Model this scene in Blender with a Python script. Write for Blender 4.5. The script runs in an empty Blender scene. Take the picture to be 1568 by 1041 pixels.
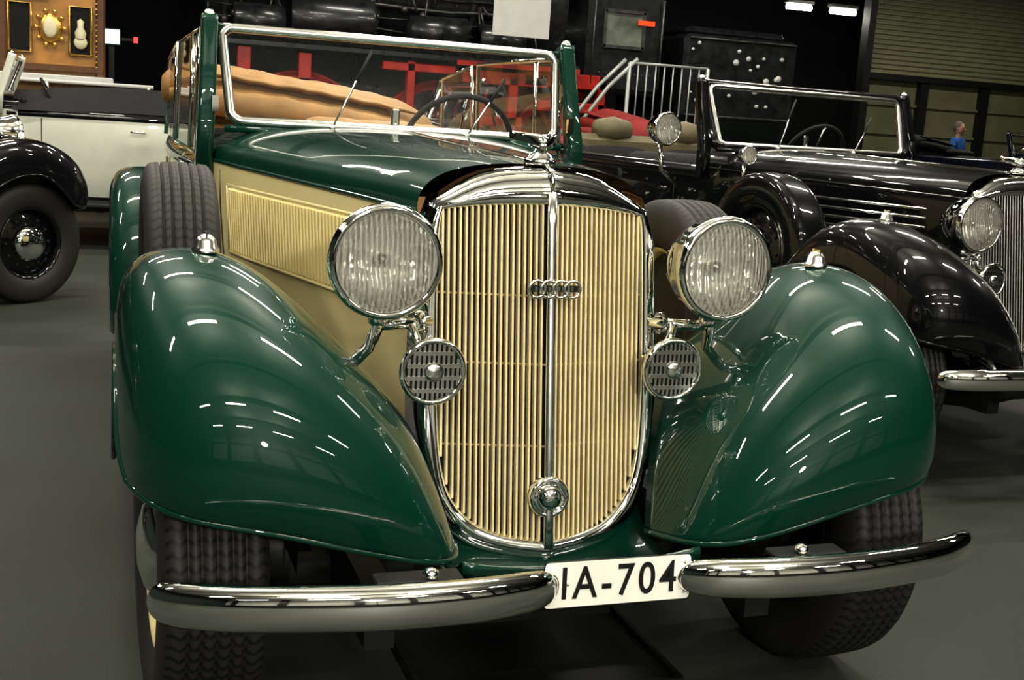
import bpy, math, random
import numpy as np
from mathutils import Matrix, Vector
random.seed(4)
S=bpy.context.scene
try:
    S.view_settings.view_transform='Standard'; S.view_settings.exposure=.38; S.view_settings.gamma=.84
except Exception as ex: print(ex)
A=lambda *p: np.array(p,float)

# ------------------------------------------------------------ materials
def new_mat(name):
    m=bpy.data.materials.new(name); m.use_nodes=True
    nt=m.node_tree; b=nt.nodes['Principled BSDF']
    return m,nt,b
def pm(name,col,rough=.5,metal=0,coat=0,var=.0,scale=6,bump=0,bscale=60,emit=None,es=1,spec=None,rvar=0):
    m,nt,b=new_mat(name)
    b.inputs['Base Color'].default_value=(*col,1)
    b.inputs['Roughness'].default_value=rough
    b.inputs['Metallic'].default_value=metal
    b.inputs['Coat Weight'].default_value=coat
    b.inputs['Coat Roughness'].default_value=.02
    if spec is not None: b.inputs['Specular IOR Level'].default_value=spec
    tc=nt.nodes.new('ShaderNodeTexCoord')
    if var>0 or rvar>0:
        n=nt.nodes.new('ShaderNodeTexNoise'); n.inputs['Scale'].default_value=scale; n.inputs['Detail'].default_value=5
        nt.links.new(tc.outputs['Object'],n.inputs['Vector'])
        if var>0:
            r=nt.nodes.new('ShaderNodeValToRGB')
            r.color_ramp.elements[0].position=.3; r.color_ramp.elements[1].position=.7
            r.color_ramp.elements[0].color=(*[c*(1-var) for c in col],1)
            r.color_ramp.elements[1].color=(*[min(1,c*(1+var)) for c in col],1)
            nt.links.new(n.outputs['Fac'],r.inputs['Fac']); nt.links.new(r.outputs['Color'],b.inputs['Base Color'])
        if rvar>0:
            mr=nt.nodes.new('ShaderNodeMapRange'); mr.inputs['To Min'].default_value=max(0,rough-rvar); mr.inputs['To Max'].default_value=rough+rvar
            nt.links.new(n.outputs['Fac'],mr.inputs['Value']); nt.links.new(mr.outputs[0],b.inputs['Roughness'])
    if bump>0:
        n2=nt.nodes.new('ShaderNodeTexNoise'); n2.inputs['Scale'].default_value=bscale; n2.inputs['Detail'].default_value=4
        nt.links.new(tc.outputs['Object'],n2.inputs['Vector'])
        bp=nt.nodes.new('ShaderNodeBump'); bp.inputs['Strength'].default_value=bump; bp.inputs['Distance'].default_value=.01
        nt.links.new(n2.outputs['Fac'],bp.inputs['Height']); nt.links.new(bp.outputs[0],b.inputs['Normal'])
    if emit: 
        b.inputs['Emission Color'].default_value=(*emit,1); b.inputs['Emission Strength'].default_value=es
    return m
def glass_mat(name,tint=(.93,.96,.94),ribs=False):
    m=bpy.data.materials.new(name); m.use_nodes=True; nt=m.node_tree; nt.nodes.clear()
    o=nt.nodes.new('ShaderNodeOutputMaterial'); mx=nt.nodes.new('ShaderNodeMixShader')
    t=nt.nodes.new('ShaderNodeBsdfTransparent'); t.inputs[0].default_value=(*tint,1)
    g=nt.nodes.new('ShaderNodeBsdfGlossy'); g.inputs['Roughness'].default_value=.01 if not ribs else .05
    fr=nt.nodes.new('ShaderNodeFresnel'); fr.inputs['IOR'].default_value=1.5
    last=t.outputs[0]
    if ribs:
        tc=nt.nodes.new('ShaderNodeTexCoord'); w=nt.nodes.new('ShaderNodeTexWave'); w.bands_direction='X'; w.inputs['Scale'].default_value=30; w.inputs['Distortion'].default_value=.8
        nt.links.new(tc.outputs['Object'],w.inputs['Vector'])
        bp=nt.nodes.new('ShaderNodeBump'); bp.inputs['Strength'].default_value=.6; bp.inputs['Distance'].default_value=.006
        nt.links.new(w.outputs['Fac'],bp.inputs['Height']); nt.links.new(bp.outputs[0],g.inputs['Normal']); nt.links.new(bp.outputs[0],fr.inputs['Normal'])
        df=nt.nodes.new('ShaderNodeBsdfDiffuse'); df.inputs[0].default_value=(.95,.93,.86,1); nt.links.new(bp.outputs[0],df.inputs['Normal'])  # pale diffuse mixed into the clear glass to stand for glow
        m2=nt.nodes.new('ShaderNodeMixShader'); mr=nt.nodes.new('ShaderNodeMapRange'); mr.inputs['To Min'].default_value=.03; mr.inputs['To Max'].default_value=.26
        nt.links.new(w.outputs['Fac'],mr.inputs['Value']); nt.links.new(mr.outputs[0],m2.inputs[0])
        nt.links.new(t.outputs[0],m2.inputs[1]); nt.links.new(df.outputs[0],m2.inputs[2]); last=m2.outputs[0]
    nt.links.new(fr.outputs[0],mx.inputs[0]); nt.links.new(last,mx.inputs[1]); nt.links.new(g.outputs[0],mx.inputs[2])
    nt.links.new(mx.outputs[0],o.inputs[0]); return m
def tire_mat():
    m,nt,b=new_mat('tire_rubber'); b.inputs['Roughness'].default_value=.6
    tc=nt.nodes.new('ShaderNodeTexCoord'); sp=nt.nodes.new('ShaderNodeSeparateXYZ'); nt.links.new(tc.outputs['Object'],sp.inputs[0])
    def mth(op,a,bb=None):
        n=nt.nodes.new('ShaderNodeMath'); n.operation=op
        for i,v in enumerate((a,bb)):
            if v is None: continue
            if isinstance(v,(int,float)): n.inputs[i].default_value=v
            else: nt.links.new(v,n.inputs[i])
        return n.outputs[0]
    ang=mth('ARCTAN2',sp.outputs[1],sp.outputs[2])
    ax=mth('PINGPONG',sp.outputs[0],.014)
    ph=mth('ADD',mth('MULTIPLY',ang,88.0),mth('MULTIPLY',ax,170.0))
    s=mth('GREATER_THAN',mth('SINE',ph),.45)
    y2=mth('MULTIPLY',sp.outputs[1],sp.outputs[1]); z2=mth('MULTIPLY',sp.outputs[2],sp.outputs[2])
    r=mth('SQRT',mth('ADD',y2,z2)); mask=mth('GREATER_THAN',r,.350)
    h=mth('MULTIPLY',s,mask)
    mx=nt.nodes.new('ShaderNodeMixRGB'); mx.inputs[1].default_value=(.020,.018,.016,1); mx.inputs[2].default_value=(.003,.003,.003,1)  # near-black painted into the sipes stands in for shade in the cuts
    nt.links.new(h,mx.inputs[0]); nt.links.new(mx.outputs[0],b.inputs['Base Color'])
    bp=nt.nodes.new('ShaderNodeBump'); bp.inputs['Strength'].default_value=.8; bp.inputs['Distance'].default_value=.006; bp.invert=True
    nt.links.new(h,bp.inputs['Height']); nt.links.new(bp.outputs[0],b.inputs['Normal']); return m
def refl_mat():
    m,nt,b=new_mat('lamp_reflector')
    b.inputs['Base Color'].default_value=(.98,.97,.92,1); b.inputs['Metallic'].default_value=.7; b.inputs['Roughness'].default_value=.18
    tc=nt.nodes.new('ShaderNodeTexCoord'); w=nt.nodes.new('ShaderNodeTexWave'); w.bands_direction='X'; w.inputs['Scale'].default_value=16; w.inputs['Distortion'].default_value=3; w.inputs['Detail'].default_value=2
    n=nt.nodes.new('ShaderNodeTexVoronoi'); n.inputs['Scale'].default_value=38
    nt.links.new(tc.outputs['Object'],w.inputs['Vector']); nt.links.new(tc.outputs['Object'],n.inputs['Vector'])
    ad=nt.nodes.new('ShaderNodeMath'); ad.operation='ADD'; nt.links.new(w.outputs['Fac'],ad.inputs[0]); nt.links.new(n.outputs['Distance'],ad.inputs[1])
    bp=nt.nodes.new('ShaderNodeBump'); bp.inputs['Strength'].default_value=.9; bp.inputs['Distance'].default_value=.008
    nt.links.new(ad.outputs[0],bp.inputs['Height']); nt.links.new(bp.outputs[0],b.inputs['Normal']); return m

CHROME=pm('chrome',(.93,.93,.90),.04,1,rvar=.02,scale=14)
CHROME_D=pm('chrome_satin',(.86,.85,.81),.20,1,rvar=.06,scale=20)
GREEN=pm('green_paint',(.0008,.040,.024),.4,0,1,var=.08,scale=2,spec=.12)
CREAM=pm('cream_paint',(.88,.76,.41),.3,0,.6,var=.04,scale=2,spec=.3)
BLACK=pm('black_paint',(.004,.004,.005),.3,0,1,var=.1,spec=.1)
WHITE=pm('ivory_paint',(.62,.64,.55),.3,0,.6,var=.05)
GREYP=pm('grey_paint',(.36,.40,.34),.3,0,.7,var=.05)
REDP=pm('red_paint',(.28,.010,.007),.3,0,.7,var=.1)
NAVY=pm('navy_paint',(.01,.014,.03),.25,0,.8,var=.1)
BAR=pm('gilded_grille_bar',(.92,.80,.50),.30,.1,.4,var=.06,scale=30)
TIRE=tire_mat()
REFL=refl_mat(); LENS=glass_mat('headlight_glass',(.98,.98,.95),True)
DARK=pm('dark_void',(.006,.006,.005),.8,var=.2)
CHASSIS=pm('chassis_black',(.008,.008,.007),.5,var=.3,scale=30)
TAN=pm('tan_leather',(.33,.18,.06),.55,var=.18,scale=9,bump=.3,bscale=30)
BLKLEA=pm('black_fabric',(.009,.009,.010),.8,var=.2,bump=.3)
REDLEA=pm('red_fabric',(.22,.012,.010),.7,var=.2,bump=.3)
GLASS=glass_mat('window_glass')
RUB=pm('black_rubber',(.012,.012,.012),.7,var=.2)
PLATEW=pm('plate_white',(.85,.84,.77),.35,0,.4,var=.03)
INK=pm('plate_black',(.01,.01,.01),.4,var=.1)

# ------------------------------------------------------------ mesh builder
def rotm(rx=0,ry=0,rz=0):
    return np.array((Matrix.Rotation(rz,3,'Z')@Matrix.Rotation(ry,3,'Y')@Matrix.Rotation(rx,3,'X')))
def cr(pts,n):
    P=[np.array(p,float) for p in pts]; P=[2*P[0]-P[1]]+P+[2*P[-1]-P[-2]]
    out=[]
    for i in range(1,len(P)-2):
        p0,p1,p2,p3=P[i-1:i+3]
        for k in range(n):
            t=k/n
            out.append(.5*((2*p1)+(-p0+p2)*t+(2*p0-5*p1+4*p2-p3)*t*t+(-p0+3*p1-3*p2+p3)*t**3))
    out.append(P[-2]); return out
def dense(rows,nv,nu):
    r=[cr(x,nv) for x in rows]; cols=[cr([q[j] for q in r],nu) for j in range(len(r[0]))]
    return [[cols[j][i] for j in range(len(cols))] for i in range(len(cols[0]))]
def relax(G,it):
    g=np.array(G)
    for _ in range(it):
        n=g.copy(); n[1:-1,1:-1]=.5*g[1:-1,1:-1]+.125*(g[:-2,1:-1]+g[2:,1:-1]+g[1:-1,:-2]+g[1:-1,2:])
        n[0,1:-1]=.6*g[0,1:-1]+.2*(g[0,:-2]+g[0,2:])
        for c in (0,-1): n[1:-1,c]=.6*g[1:-1,c]+.2*(g[:-2,c]+g[2:,c])
        g=n
    return [list(r) for r in g]
class MB:
    def __init__(s): s.v=[];s.f=[];s.mi=[];s.sm=[];s.mats=[]
    def add(s,vs,fs,mat,smooth=True):
        o=len(s.v); s.v+= [tuple(map(float,p)) for p in vs]
        if mat not in s.mats: s.mats.append(mat)
        k=s.mats.index(mat)
        for f in fs: s.f.append(tuple(o+i for i in f)); s.mi.append(k); s.sm.append(smooth)
    def grid(s,rows,mat,cu=False,cv=False,smooth=True,mirror=False):
        n=len(rows);m=len(rows[0]); vs=[p for r in rows for p in r]; fs=[]
        for i in range(n if cu else n-1):
            for j in range(m if cv else m-1):
                a=i*m+j;b=i*m+(j+1)%m;c=((i+1)%n)*m+(j+1)%m;d=((i+1)%n)*m+j
                fs.append((a,b,c,d))
        s.add(vs,fs,mat,smooth)
        if mirror: s.add([(-p[0],p[1],p[2]) for p in vs],[f[::-1] for f in fs],mat,smooth)
    def box(s,c,d,mat,R=None,bev=0):
        x,y,z=[q/2 for q in d]
        if bev<=0:
            vs=[A(i*x,j*y,k*z) for i in(-1,1) for j in(-1,1) for k in(-1,1)]
            fs=[(0,1,3,2),(4,6,7,5),(0,4,5,1),(2,3,7,6),(0,2,6,4),(1,5,7,3)]
        else:
            b=min(bev,x*.9,y*.9,z*.9); vs=[];fs=[]; idx={}
            for i in(-1,1):
                for j in(-1,1):
                    for k in(-1,1):
                        for ax in range(3):
                            p=[i*(x-b),j*(y-b),k*(z-b)]; p[ax]=[i*x,j*y,k*z][ax]
                            idx[(i,j,k,ax)]=len(vs); vs.append(A(*p))
            g=lambda i,j,k,a: idx[(i,j,k,a)]
            for q in(-1,1):
                fs.append((g(q,-1,-1,0),g(q,1,-1,0),g(q,1,1,0),g(q,-1,1,0)))
                fs.append((g(-1,q,-1,1),g(1,q,-1,1),g(1,q,1,1),g(-1,q,1,1)))
                fs.append((g(-1,-1,q,2),g(1,-1,q,2),g(1,1,q,2),g(-1,1,q,2)))
                for w in(-1,1):
                    fs.append((g(q,w,-1,0),g(q,w,1,0),g(q,w,1,1),g(q,w,-1,1)))
                    fs.append((g(q,-1,w,0),g(q,1,w,0),g(q,1,w,2),g(q,-1,w,2)))
                    fs.append((g(-1,q,w,1),g(1,q,w,1),g(1,q,w,2),g(-1,q,w,2)))
                    for u in(-1,1): fs.append((g(q,w,u,0),g(q,w,u,1),g(q,w,u,2)))
        if R is not None: vs=[R@v for v in vs]
        s.add([v+A(*c) for v in vs],fs,mat,False)
    def lathe(s,prof,org,axis,mat,n=32,smooth=True,sq=(1,1)):
        ax=A(*axis); ax/=np.linalg.norm(ax); t=A(0,0,1) if abs(ax[2])<.9 else A(1,0,0)
        e1=np.cross(t,ax); e1/=np.linalg.norm(e1); e2=np.cross(ax,e1); rows=[]
        for r,h in prof:
            r=max(r,1e-5); rows.append([A(*org)+ax*h+(e1*math.cos(a)*sq[0]+e2*math.sin(a)*sq[1])*r for a in [2*math.pi*k/n for k in range(n)]])
        s.grid(rows,mat,cv=True,smooth=smooth)
    def sphere(s,c,r,mat,n=16,sc=(1,1,1)):
        rows=[]
        for i in range(n//2+1):
            th=math.pi*i/(n//2); rows.append([A(c[0]+sc[0]*r*max(math.sin(th),1e-4)*math.cos(a),c[1]+sc[1]*r*max(math.sin(th),1e-4)*math.sin(a),c[2]+sc[2]*r*math.cos(th)) for a in [2*math.pi*k/n for k in range(n)]])
        s.grid(rows,mat,cv=True)
    def tube(s,path,r,mat,n=10,closed=False,sec=None,scl=None,up=(0,0,1),cap=True):
        P=[np.array(p,float) for p in path]; N=len(P); rows=[]
        for i,p in enumerate(P):
            a=P[(i-1)%N] if (closed or i>0) else P[i]; b=P[(i+1)%N] if (closed or i<N-1) else P[i]
            T=b-a; T/=np.linalg.norm(T)+1e-12
            u=A(*up)
            if abs(T@u)>.98: u=A(1,0,0) if abs(T[0])<.9 else A(0,1,0)
            e1=np.cross(T,u); e1/=np.linalg.norm(e1); e2=np.cross(e1,T)
            k=(scl[i] if scl is not None else 1)
            if sec is None: rows.append([p+(e1*math.cos(q)+e2*math.sin(q))*r*k for q in [2*math.pi*j/n for j in range(n)]])
            else: rows.append([p+(e1*x+e2*y)*k for x,y in sec])
        if cap and not closed:
            rows=[[P[0]+(q-P[0])*1e-3 for q in rows[0]]]+rows+[[P[-1]+(q-P[-1])*1e-3 for q in rows[-1]]]
        s.grid(rows,mat,cu=closed,cv=True)
    def build(s,name,parent=None,loc=None,solid=0):
        me=bpy.data.meshes.new(name); me.from_pydata(s.v,[],s.f)
        for m in s.mats: me.materials.append(m)
        me.polygons.foreach_set('material_index',s.mi); me.polygons.foreach_set('use_smooth',s.sm); me.update()
        o=bpy.data.objects.new(name,me); S.collection.objects.link(o)
        if parent: o.parent=parent
        if loc is not None: o.location=loc
        if solid:
            md=o.modifiers.new('solid','SOLIDIFY'); md.thickness=solid; md.offset=0
        return o
def empty(name,loc=(0,0,0),rz=0):
    e=bpy.data.objects.new(name,None); e.empty_display_size=.3; S.collection.objects.link(e); e.location=loc; e.rotation_euler=(0,0,rz); return e
def rrect(hx,hy,r,n=5):
    out=[]
    for cx_,cy_,a0 in((hx-r,hy-r,0),(-hx+r,hy-r,90),(-hx+r,-hy+r,180),(hx-r,-hy+r,270)):
        for k in range(n+1):
            a=math.radians(a0+90*k/n); out.append((cx_+r*math.cos(a),cy_+r*math.sin(a)))
    return out

# ------------------------------------------------------------ wheel
def wheel(name,parent,c,side,disc,capm=CHROME,steer=0,R=.37,hw=.1,tirem=None):
    b=MB(); k=hw/.1; tirem=tirem or TIRE
    g=[(.215,-.075),(.23,-.09),(.27,-.101),(.315,-.102),(.342,-.097),(.357,-.088),(.3655,-.078)]
    prof=list(g)
    def tr(x): return .370-.004*(abs(x)/.07)**2
    xs=[]
    if tirem is TIRE:
        for gx in(-.052,-.028,0,.028,.052):
            xs+=[(gx-.0045,0),(gx-.0025,1),(gx+.0025,1),(gx+.0045,0)]
        for x,d in xs: prof.append((tr(x)-(.010 if d else 0),x))
    else: prof+=[(tr(x),x) for x in (-.05,0,.05)]
    prof+=[(r,-x) for r,x in g[::-1]]
    q=R/.37
    b.lathe([(r*q,x*k) for r,x in prof],(0,0,0),(1,0,0),tirem,64)
    d=MB()
    s=side
    d.lathe([(.216*q,-.08*k*s),(.205*q,-.075*k*s),(.2*q,-.03*k*s),(.2*q,.05*k*s),(.207*q,.082*k*s),(.219*q,.085*k*s)],(0,0,0),(1,0,0),disc,48)
    d.lathe([(.2*q,.03*k*s),(.17,.045*s),(.13,.05*s),(.1,.06*s)],(0,0,0),(1,0,0),disc,48)
    d.lathe([(.115,.055*s),(.112,.085*s),(.085,.108*s),(.04,.120*s),(0,.122*s)],(0,0,0),(1,0,0),capm,32)
    for i in range(12):
        a=i*math.pi/6; d.sphere((.048*s,.15*math.cos(a),.15*math.sin(a)),.012,DARK,8)
    d.lathe([(.2*q,-.03*s),(0,-.03*s)],(0,0,0),(1,0,0),CHASSIS,24)
    e=empty(name); e.parent=parent; e.location=c; e.rotation_euler=(0,0,steer)
    b.build('tire',e); d.build('wheel_disc',e)

# ------------------------------------------------------------ car builder
def yc(z): return -.195+(z-.4)*.163
def yf(x,z): return yc(z)+.05*abs(x)/.24
INN=[(0,.400),(.08,.408),(.15,.430),(.2,.475),(.228,.54),(.24,.65),(.243,.8),(.242,.95),(.239,1.07),(.233,1.112),(.12,1.125),(0,1.131)]
OUT=[(0,.356),(.09,.364),(.176,.388),(.235,.443),(.268,.53),(.281,.65),(.284,.8),(.283,.95),(.279,1.05),(.257,1.128),(.14,1.190),(0,1.210)]
def halfdense(pts):
    a=cr(pts[:10],4); b=cr(pts[9:],4); return [tuple(p) for p in a]+[tuple(p) for p in b[1:]]
def bw(y): return float(np.interp(y,[0,.3,.7,1.1,1.38,1.55],[.270,.335,.44,.545,.60,.625]))
def bzb(y): return float(np.interp(y,[0,1.4],[1.10,1.125]))
def bzc(y): return float(np.interp(y,[0,.15,.6,1.38,1.55],[1.214,1.222,1.232,1.25,1.252]))
FEN=[
 [(.885,-.28,.60),(.852,-.375,.588),(.775,-.430,.568),(.66,-.45,.556),(.50,-.455,.512),(.36,-.44,.470),(.262,-.40,.447),(.225,-.22,.42)],
 [(.900,-.24,.63),(.866,-.365,.67),(.79,-.462,.66),(.67,-.49,.65),(.52,-.492,.61),(.39,-.465,.575),(.292,-.375,.545),(.250,-.16,.49)],
 [(.905,-.18,.69),(.874,-.29,.80),(.81,-.385,.83),(.70,-.43,.835),(.57,-.43,.80),(.44,-.395,.74),(.345,-.31,.68),(.275,-.11,.59)],
 [(.906,-.11,.76),(.886,-.15,.91),(.82,-.22,.948),(.71,-.25,.955),(.60,-.265,.915),(.495,-.26,.845),(.400,-.19,.765),(.315,-.03,.68)],
 [(.906,0,.81),(.893,.03,.955),(.84,.0,1.003),(.73,0,1.018),(.63,-.02,.982),(.55,-.04,.918),(.465,.02,.825),(.385,.10,.735)],
 [(.906,.22,.77),(.895,.24,.90),(.85,.25,.955),(.75,.25,.968),(.66,.24,.93),(.59,.22,.86),(.53,.24,.78),(.46,.28,.70)],
 [(.906,.42,.58),(.90,.46,.66),(.86,.49,.71),(.78,.50,.72),(.70,.49,.69),(.64,.48,.62),(.59,.48,.56),(.54,.48,.52)],
 [(.906,.62,.38),(.90,.66,.40),(.86,.70,.41),(.78,.72,.41),(.70,.71,.41),(.64,.70,.40),(.59,.7,.39),(.54,.7,.38)],
]
def headlight(b,c,r,dirv=(0,-1,0),shell=CHROME):
    k=r/.117; sc=lambda L:[(a*k,h*k) for a,h in L]
    b.lathe(sc([(0,-.175),(.03,-.17),(.062,-.148),(.092,-.10),(.109,-.05),(.113,-.012),(.118,-.006),(.120,.008),(.116,.02),(.108,.024),(.103,.02),(.102,.010)]),c,dirv,shell,48)
    b.lathe(sc([(.102,.008),(.095,-.012),(.08,-.032),(.058,-.048),(.03,-.058),(.012,-.060)]),c,dirv,REFL,48)
    b.lathe(sc([(.014,-.06),(.016,-.04),(.013,-.025),(0,-.02)]),c,dirv,CHROME_D,16)
    b.lathe(sc([(.103,.014),(.085,.026),(.05,.036),(.02,.04),(0,.041)]),c,dirv,LENS,48)
def car(name,loc,rz,paint,side,trim,seat,soft,louv='v',bumper=True,plate=False,detail=True,disc=None,pillar=None,spare_z=(.785,.745),side_glass=True,bars=None,wsw=1.0,spare_cover=None):
    E=empty(name,loc,rz); disc=disc or side; pillar=pillar or paint; bars=bars or CHROME
    f=MB(); G=relax(dense(FEN,6,6),30); f.grid(G,paint,mirror=True)
    f.build('front_fenders',E,solid=.006)
    f=MB()
    for sx in(1,-1):
        f.tube([(sx*p[0],p[1],p[2]) for p in G[0]],.007,paint,8)
        f.tube([(sx*r[0][0],r[0][1],r[0][2]) for r in G],.007,paint,8)
    f.build('fender_lips',E)
    rows=[]
    for ph in range(-8,200,16):
        a=math.radians(ph); rr=1+.12*max(0,-math.cos(a))
        rows.append([(x,3.35-r*math.cos(a)*rr,.36+r*math.sin(a)) for x,r in((.908,.43),(.905,.52),(.87,.59),(.79,.615),(.70,.60),(.655,.5))])
    f=MB(); f.grid(dense(rows,5,3),paint,mirror=True)
    f.build('rear_fenders',E,solid=.004)
    c=MB()
    for sx in(1,-1):
        c.box((sx*.735,1.75,.37),(.31,2.2,.035),RUB,bev=.01)
        for i in range(7): c.box((sx*(.62+i*.035),1.75,.39),(.008,2.1,.008),RUB)
        c.box((sx*.42,1.6,.34),(.06,4.0,.12),CHASSIS)
    c.box((0,-.02,.30),(1.35,.05,.07),CHASSIS,bev=.01)
    c.box((0,-.30,.345),(.8,.06,.07),CHASSIS,bev=.01)
    c.box((0,1.9,.42),(1.05,3.2,.05),CHASSIS)
    c.box((0,.5,.55),(.4,.9,.4),CHASSIS)
    for sx in(1,-1):
        c.tube([(sx*.42,.5,.26),(sx*.42,.1,.24),(sx*.42,-.25,.30),(sx*.42,-.42,.36),(sx*.42,-.60,.44)],.028,CHASSIS,8)
        c.lathe([(.1,-.07),(.1,.07),(.06,.08),(0,.08)],(sx*.62,0,.36),(sx,0,0),CHASSIS,20)
        c.tube([(sx*.5,-.1,.42),(sx*.62,.1,.5)],.03,CHASSIS,8)
        c.grid([[(sx*.56,y,z) for z in (.38,.5,.66)] for y in np.linspace(-.25,.7,5)],CHASSIS)
    c.build('chassis',E)
    wheel('front_wheel_1',E,(-.742,0,.370),-1,disc,steer=.05,hw=.103); wheel('front_wheel_2',E,(.77,0,.370),1,disc,steer=.05,hw=.103)
    wheel('rear_wheel_1',E,(-.76,3.35,.370),-1,disc); wheel('rear_wheel_2',E,(.76,3.35,.370),1,disc)
    wheel('spare_wheel_1',E,(-.745,.74,spare_z[0]),-1,disc,R=.36,hw=.09,tirem=spare_cover); wheel('spare_wheel_2',E,(.745,.74,spare_z[1]),1,disc,R=.36,hw=.09,tirem=spare_cover)
    # radiator shell
    s=MB(); I=halfdense(INN); O=halfdense(OUT)
    def loop(pts,fn):
        L=[fn(x,z) for x,z in pts]; return L+[(-p[0],p[1],p[2]) for p in L[-2:0:-1]]
    def top(z): return max(0,(z-1.05)/.16)
    mixp=lambda t:[(i[0]*(1-t)+o[0]*t,i[1]*(1-t)+o[1]*t) for i,o in zip(I,O)]
    rows=[loop(I,lambda x,z:(x,yf(x,z)+.035,z)),loop(I,lambda x,z:(x,yf(x,z)+.002,z)),loop(mixp(.12),lambda x,z:(x,yf(x,z)-.007,z)),loop(mixp(.3),lambda x,z:(x,yf(x,z)-.010,z)),
          loop(mixp(.72),lambda x,z:(x,yf(x,z)-.008+.008*top(z),z)),loop(mixp(.92),lambda x,z:(x,yf(x,z)+.001+.014*top(z),z)),
          loop(O,lambda x,z:(x,yf(x,z)+.014+.02*top(z),z)),loop(O,lambda x,z:(x,max(yf(x,z)+.05,-.02),z+.004)),loop(O,lambda x,z:(x,.035,z+.006*top(z)))]
    s.grid(rows,CHROME,cv=True)
    s.tube([(0,yc(z)-.006,z) for z in np.linspace(.385,1.16,12)],1,CHROME_D,sec=[(.0115*math.cos(a),.007*math.sin(a)) for a in np.linspace(0,2*math.pi,17)[:-1]],up=(0,1,0))
    s.tube([(0,yc(1.16)-.006,1.16),(0,yc(1.2)+.0,1.2),(0,-.02,1.218),(0,.03,1.222)],.006,CHROME,8)
    s.build('radiator_shell',E)
    g=MB(); zb_=lambda x: float(np.interp(x,[p[0] for p in INN[:6]],[p[1] for p in INN[:6]])); zt_=lambda x: float(np.interp(x,[0,.12,.236],[1.131,1.125,1.112]))
    n=18
    for sx in(1,-1):
        for i in range(n):
            x=.0175+i*(.2325-.0175)/(n-1)
            z0,z1=zb_(x)-.004,zt_(x)+.004; y0,y1=yf(x,z0),yf(x,z1)
            th=math.atan2(y1-y0,z1-z0)
            L=math.hypot(z1-z0,y1-y0); R=rotm(-th,0,0)
            g.box((sx*x,(y0+y1)/2+.010,(z0+z1)/2),(.0050,.018,L),bars,R,bev=.0018)
    for z in(.93,.78,.60):
        for sx in(1,-1): g.tube([(0,yc(z)+.03,z),(sx*.24,yf(.24,z)+.03,z)],.003,bars,6)
    g.grid([[(x,yf(x,z)+.055,z) for x in np.linspace(-.245,.245,9)] for z in np.linspace(.39,1.14,6)],DARK)
    g.build('grille_bars',E)
    if detail:
        r=MB()
        for i in range(4):
            cx_=(-1.5+i)*.0275; r.tube([(cx_+.0185*math.cos(a),yc(.955)-.026,.955+.0185*math.sin(a)) for a in np.linspace(0,2*math.pi,25)[:-1]],.0034,CHROME_D,8,closed=True,up=(0,1,0))
        r.box((0,yc(.955)-.018,.955),(.112,.004,.014),DARK)
        for i in range(9): r.box(((i-4)*.0105,yc(.955)-.021,.955),(.005,.003,.009),CHROME_D)
        zc_=.499; o=(0,yc(zc_)-.004,zc_); dv=(0,-1,.1)
        r.lathe([(.046,-.01),(.047,.004),(.043,.011),(.036,.009),(.032,.004),(.028,.006),(.027,.016),(.02,.022),(.012,.026),(0,.027)],o,dv,CHROME,36)
        r.build('radiator_emblem',E)
    m=MB(); m.lathe([(.034,0),(.036,.008),(.028,.014),(.024,.022),(.012,.028),(.01,.04),(0,.041)],(0,.02,1.216),(0,0,1),CHROME,24)
    m.sphere((0,.015,1.262),.013,CHROME,12)
    for sx in(1,-1):
        m.grid(dense([[(0,-.005,1.25),(0,.01,1.280),(0,.03,1.275)],[(sx*.025,.02,1.253),(sx*.03,.03,1.283),(sx*.028,.045,1.275)],[(sx*.055,.07,1.262),(sx*.058,.075,1.285),(sx*.055,.08,1.275)]],3,3),CHROME)
    m.build('radiator_mascot',E,solid=.004)
    b=MB(); ys=np.linspace(.03,1.54,26); rows=[]
    for y in ys:
        w,zb,zc=bw(y),bzb(y),bzc(y); row=[]
        for a in np.linspace(0,math.pi,41):
            c_=math.cos(a); s_=math.sin(a)
            row.append(A(w*np.sign(c_)*abs(c_)**.8,y,zb+(zc-zb)*s_**.72))
        rows.append(row)
    b.grid(rows,paint)
    for sx in(1,-1):
        R=[]
        for y in ys:
            w=bw(y); R.append([(sx*w,y,bzb(y)+.001),(sx*(w+.004),y,bzb(y)-.02),(sx*(w-.0),y,1.0),(sx*(w-.012),y,.85),(sx*(w-.035),y,.62),(sx*(w-.05),y,.45)])
        b.grid([cr(r_,3) for r_ in R],side)
        b.tube([(sx*(bw(y)+.003),y,bzb(y)) for y in ys],.006,paint,8)
    b.tube([(0,y,bzc(y)+.001) for y in ys[:-3]],.004,CHROME if detail else paint,6)
    for sx in (1,-1): b.tube([(sx*(bw(1.3)+.002),1.3,1.10),(sx*(bw(1.3)+.001),1.3,1.0),(sx*(bw(1.3)-.011),1.3,.85),(sx*(bw(1.3)-.034),1.3,.62)],.003,DARK,6)
    b.build('bonnet',E)
    l=MB()
    for sx in(1,-1):
        if louv=='v':
            for i in range(48):
                y=.25+i*.02; w=bw(y); l.box((sx*(w-.002),y,.955),(.018,.008,.19),side,rotm(0,sx*.07,-sx*.25),bev=.003)
            for z in(1.058,.852): l.tube([(sx*(bw(y)+(.001 if z>1 else -.010)),y,z) for y in np.linspace(.22,1.23,8)],.005,side,6)
            for y in(.22,1.23): l.tube([(sx*(bw(y)+.001),y,1.058),(sx*(bw(y)-.010),y,.852)],.005,side,6)
        else:
            for i in range(6):
                z=.84+i*.04; l.tube([(sx*(bw(y)-.004-(1-z)*.05+.004),y,z) for y in np.linspace(.2,1.2,8)],.007,CHROME,6)
    l.build('bonnet_louvers',E)
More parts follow.
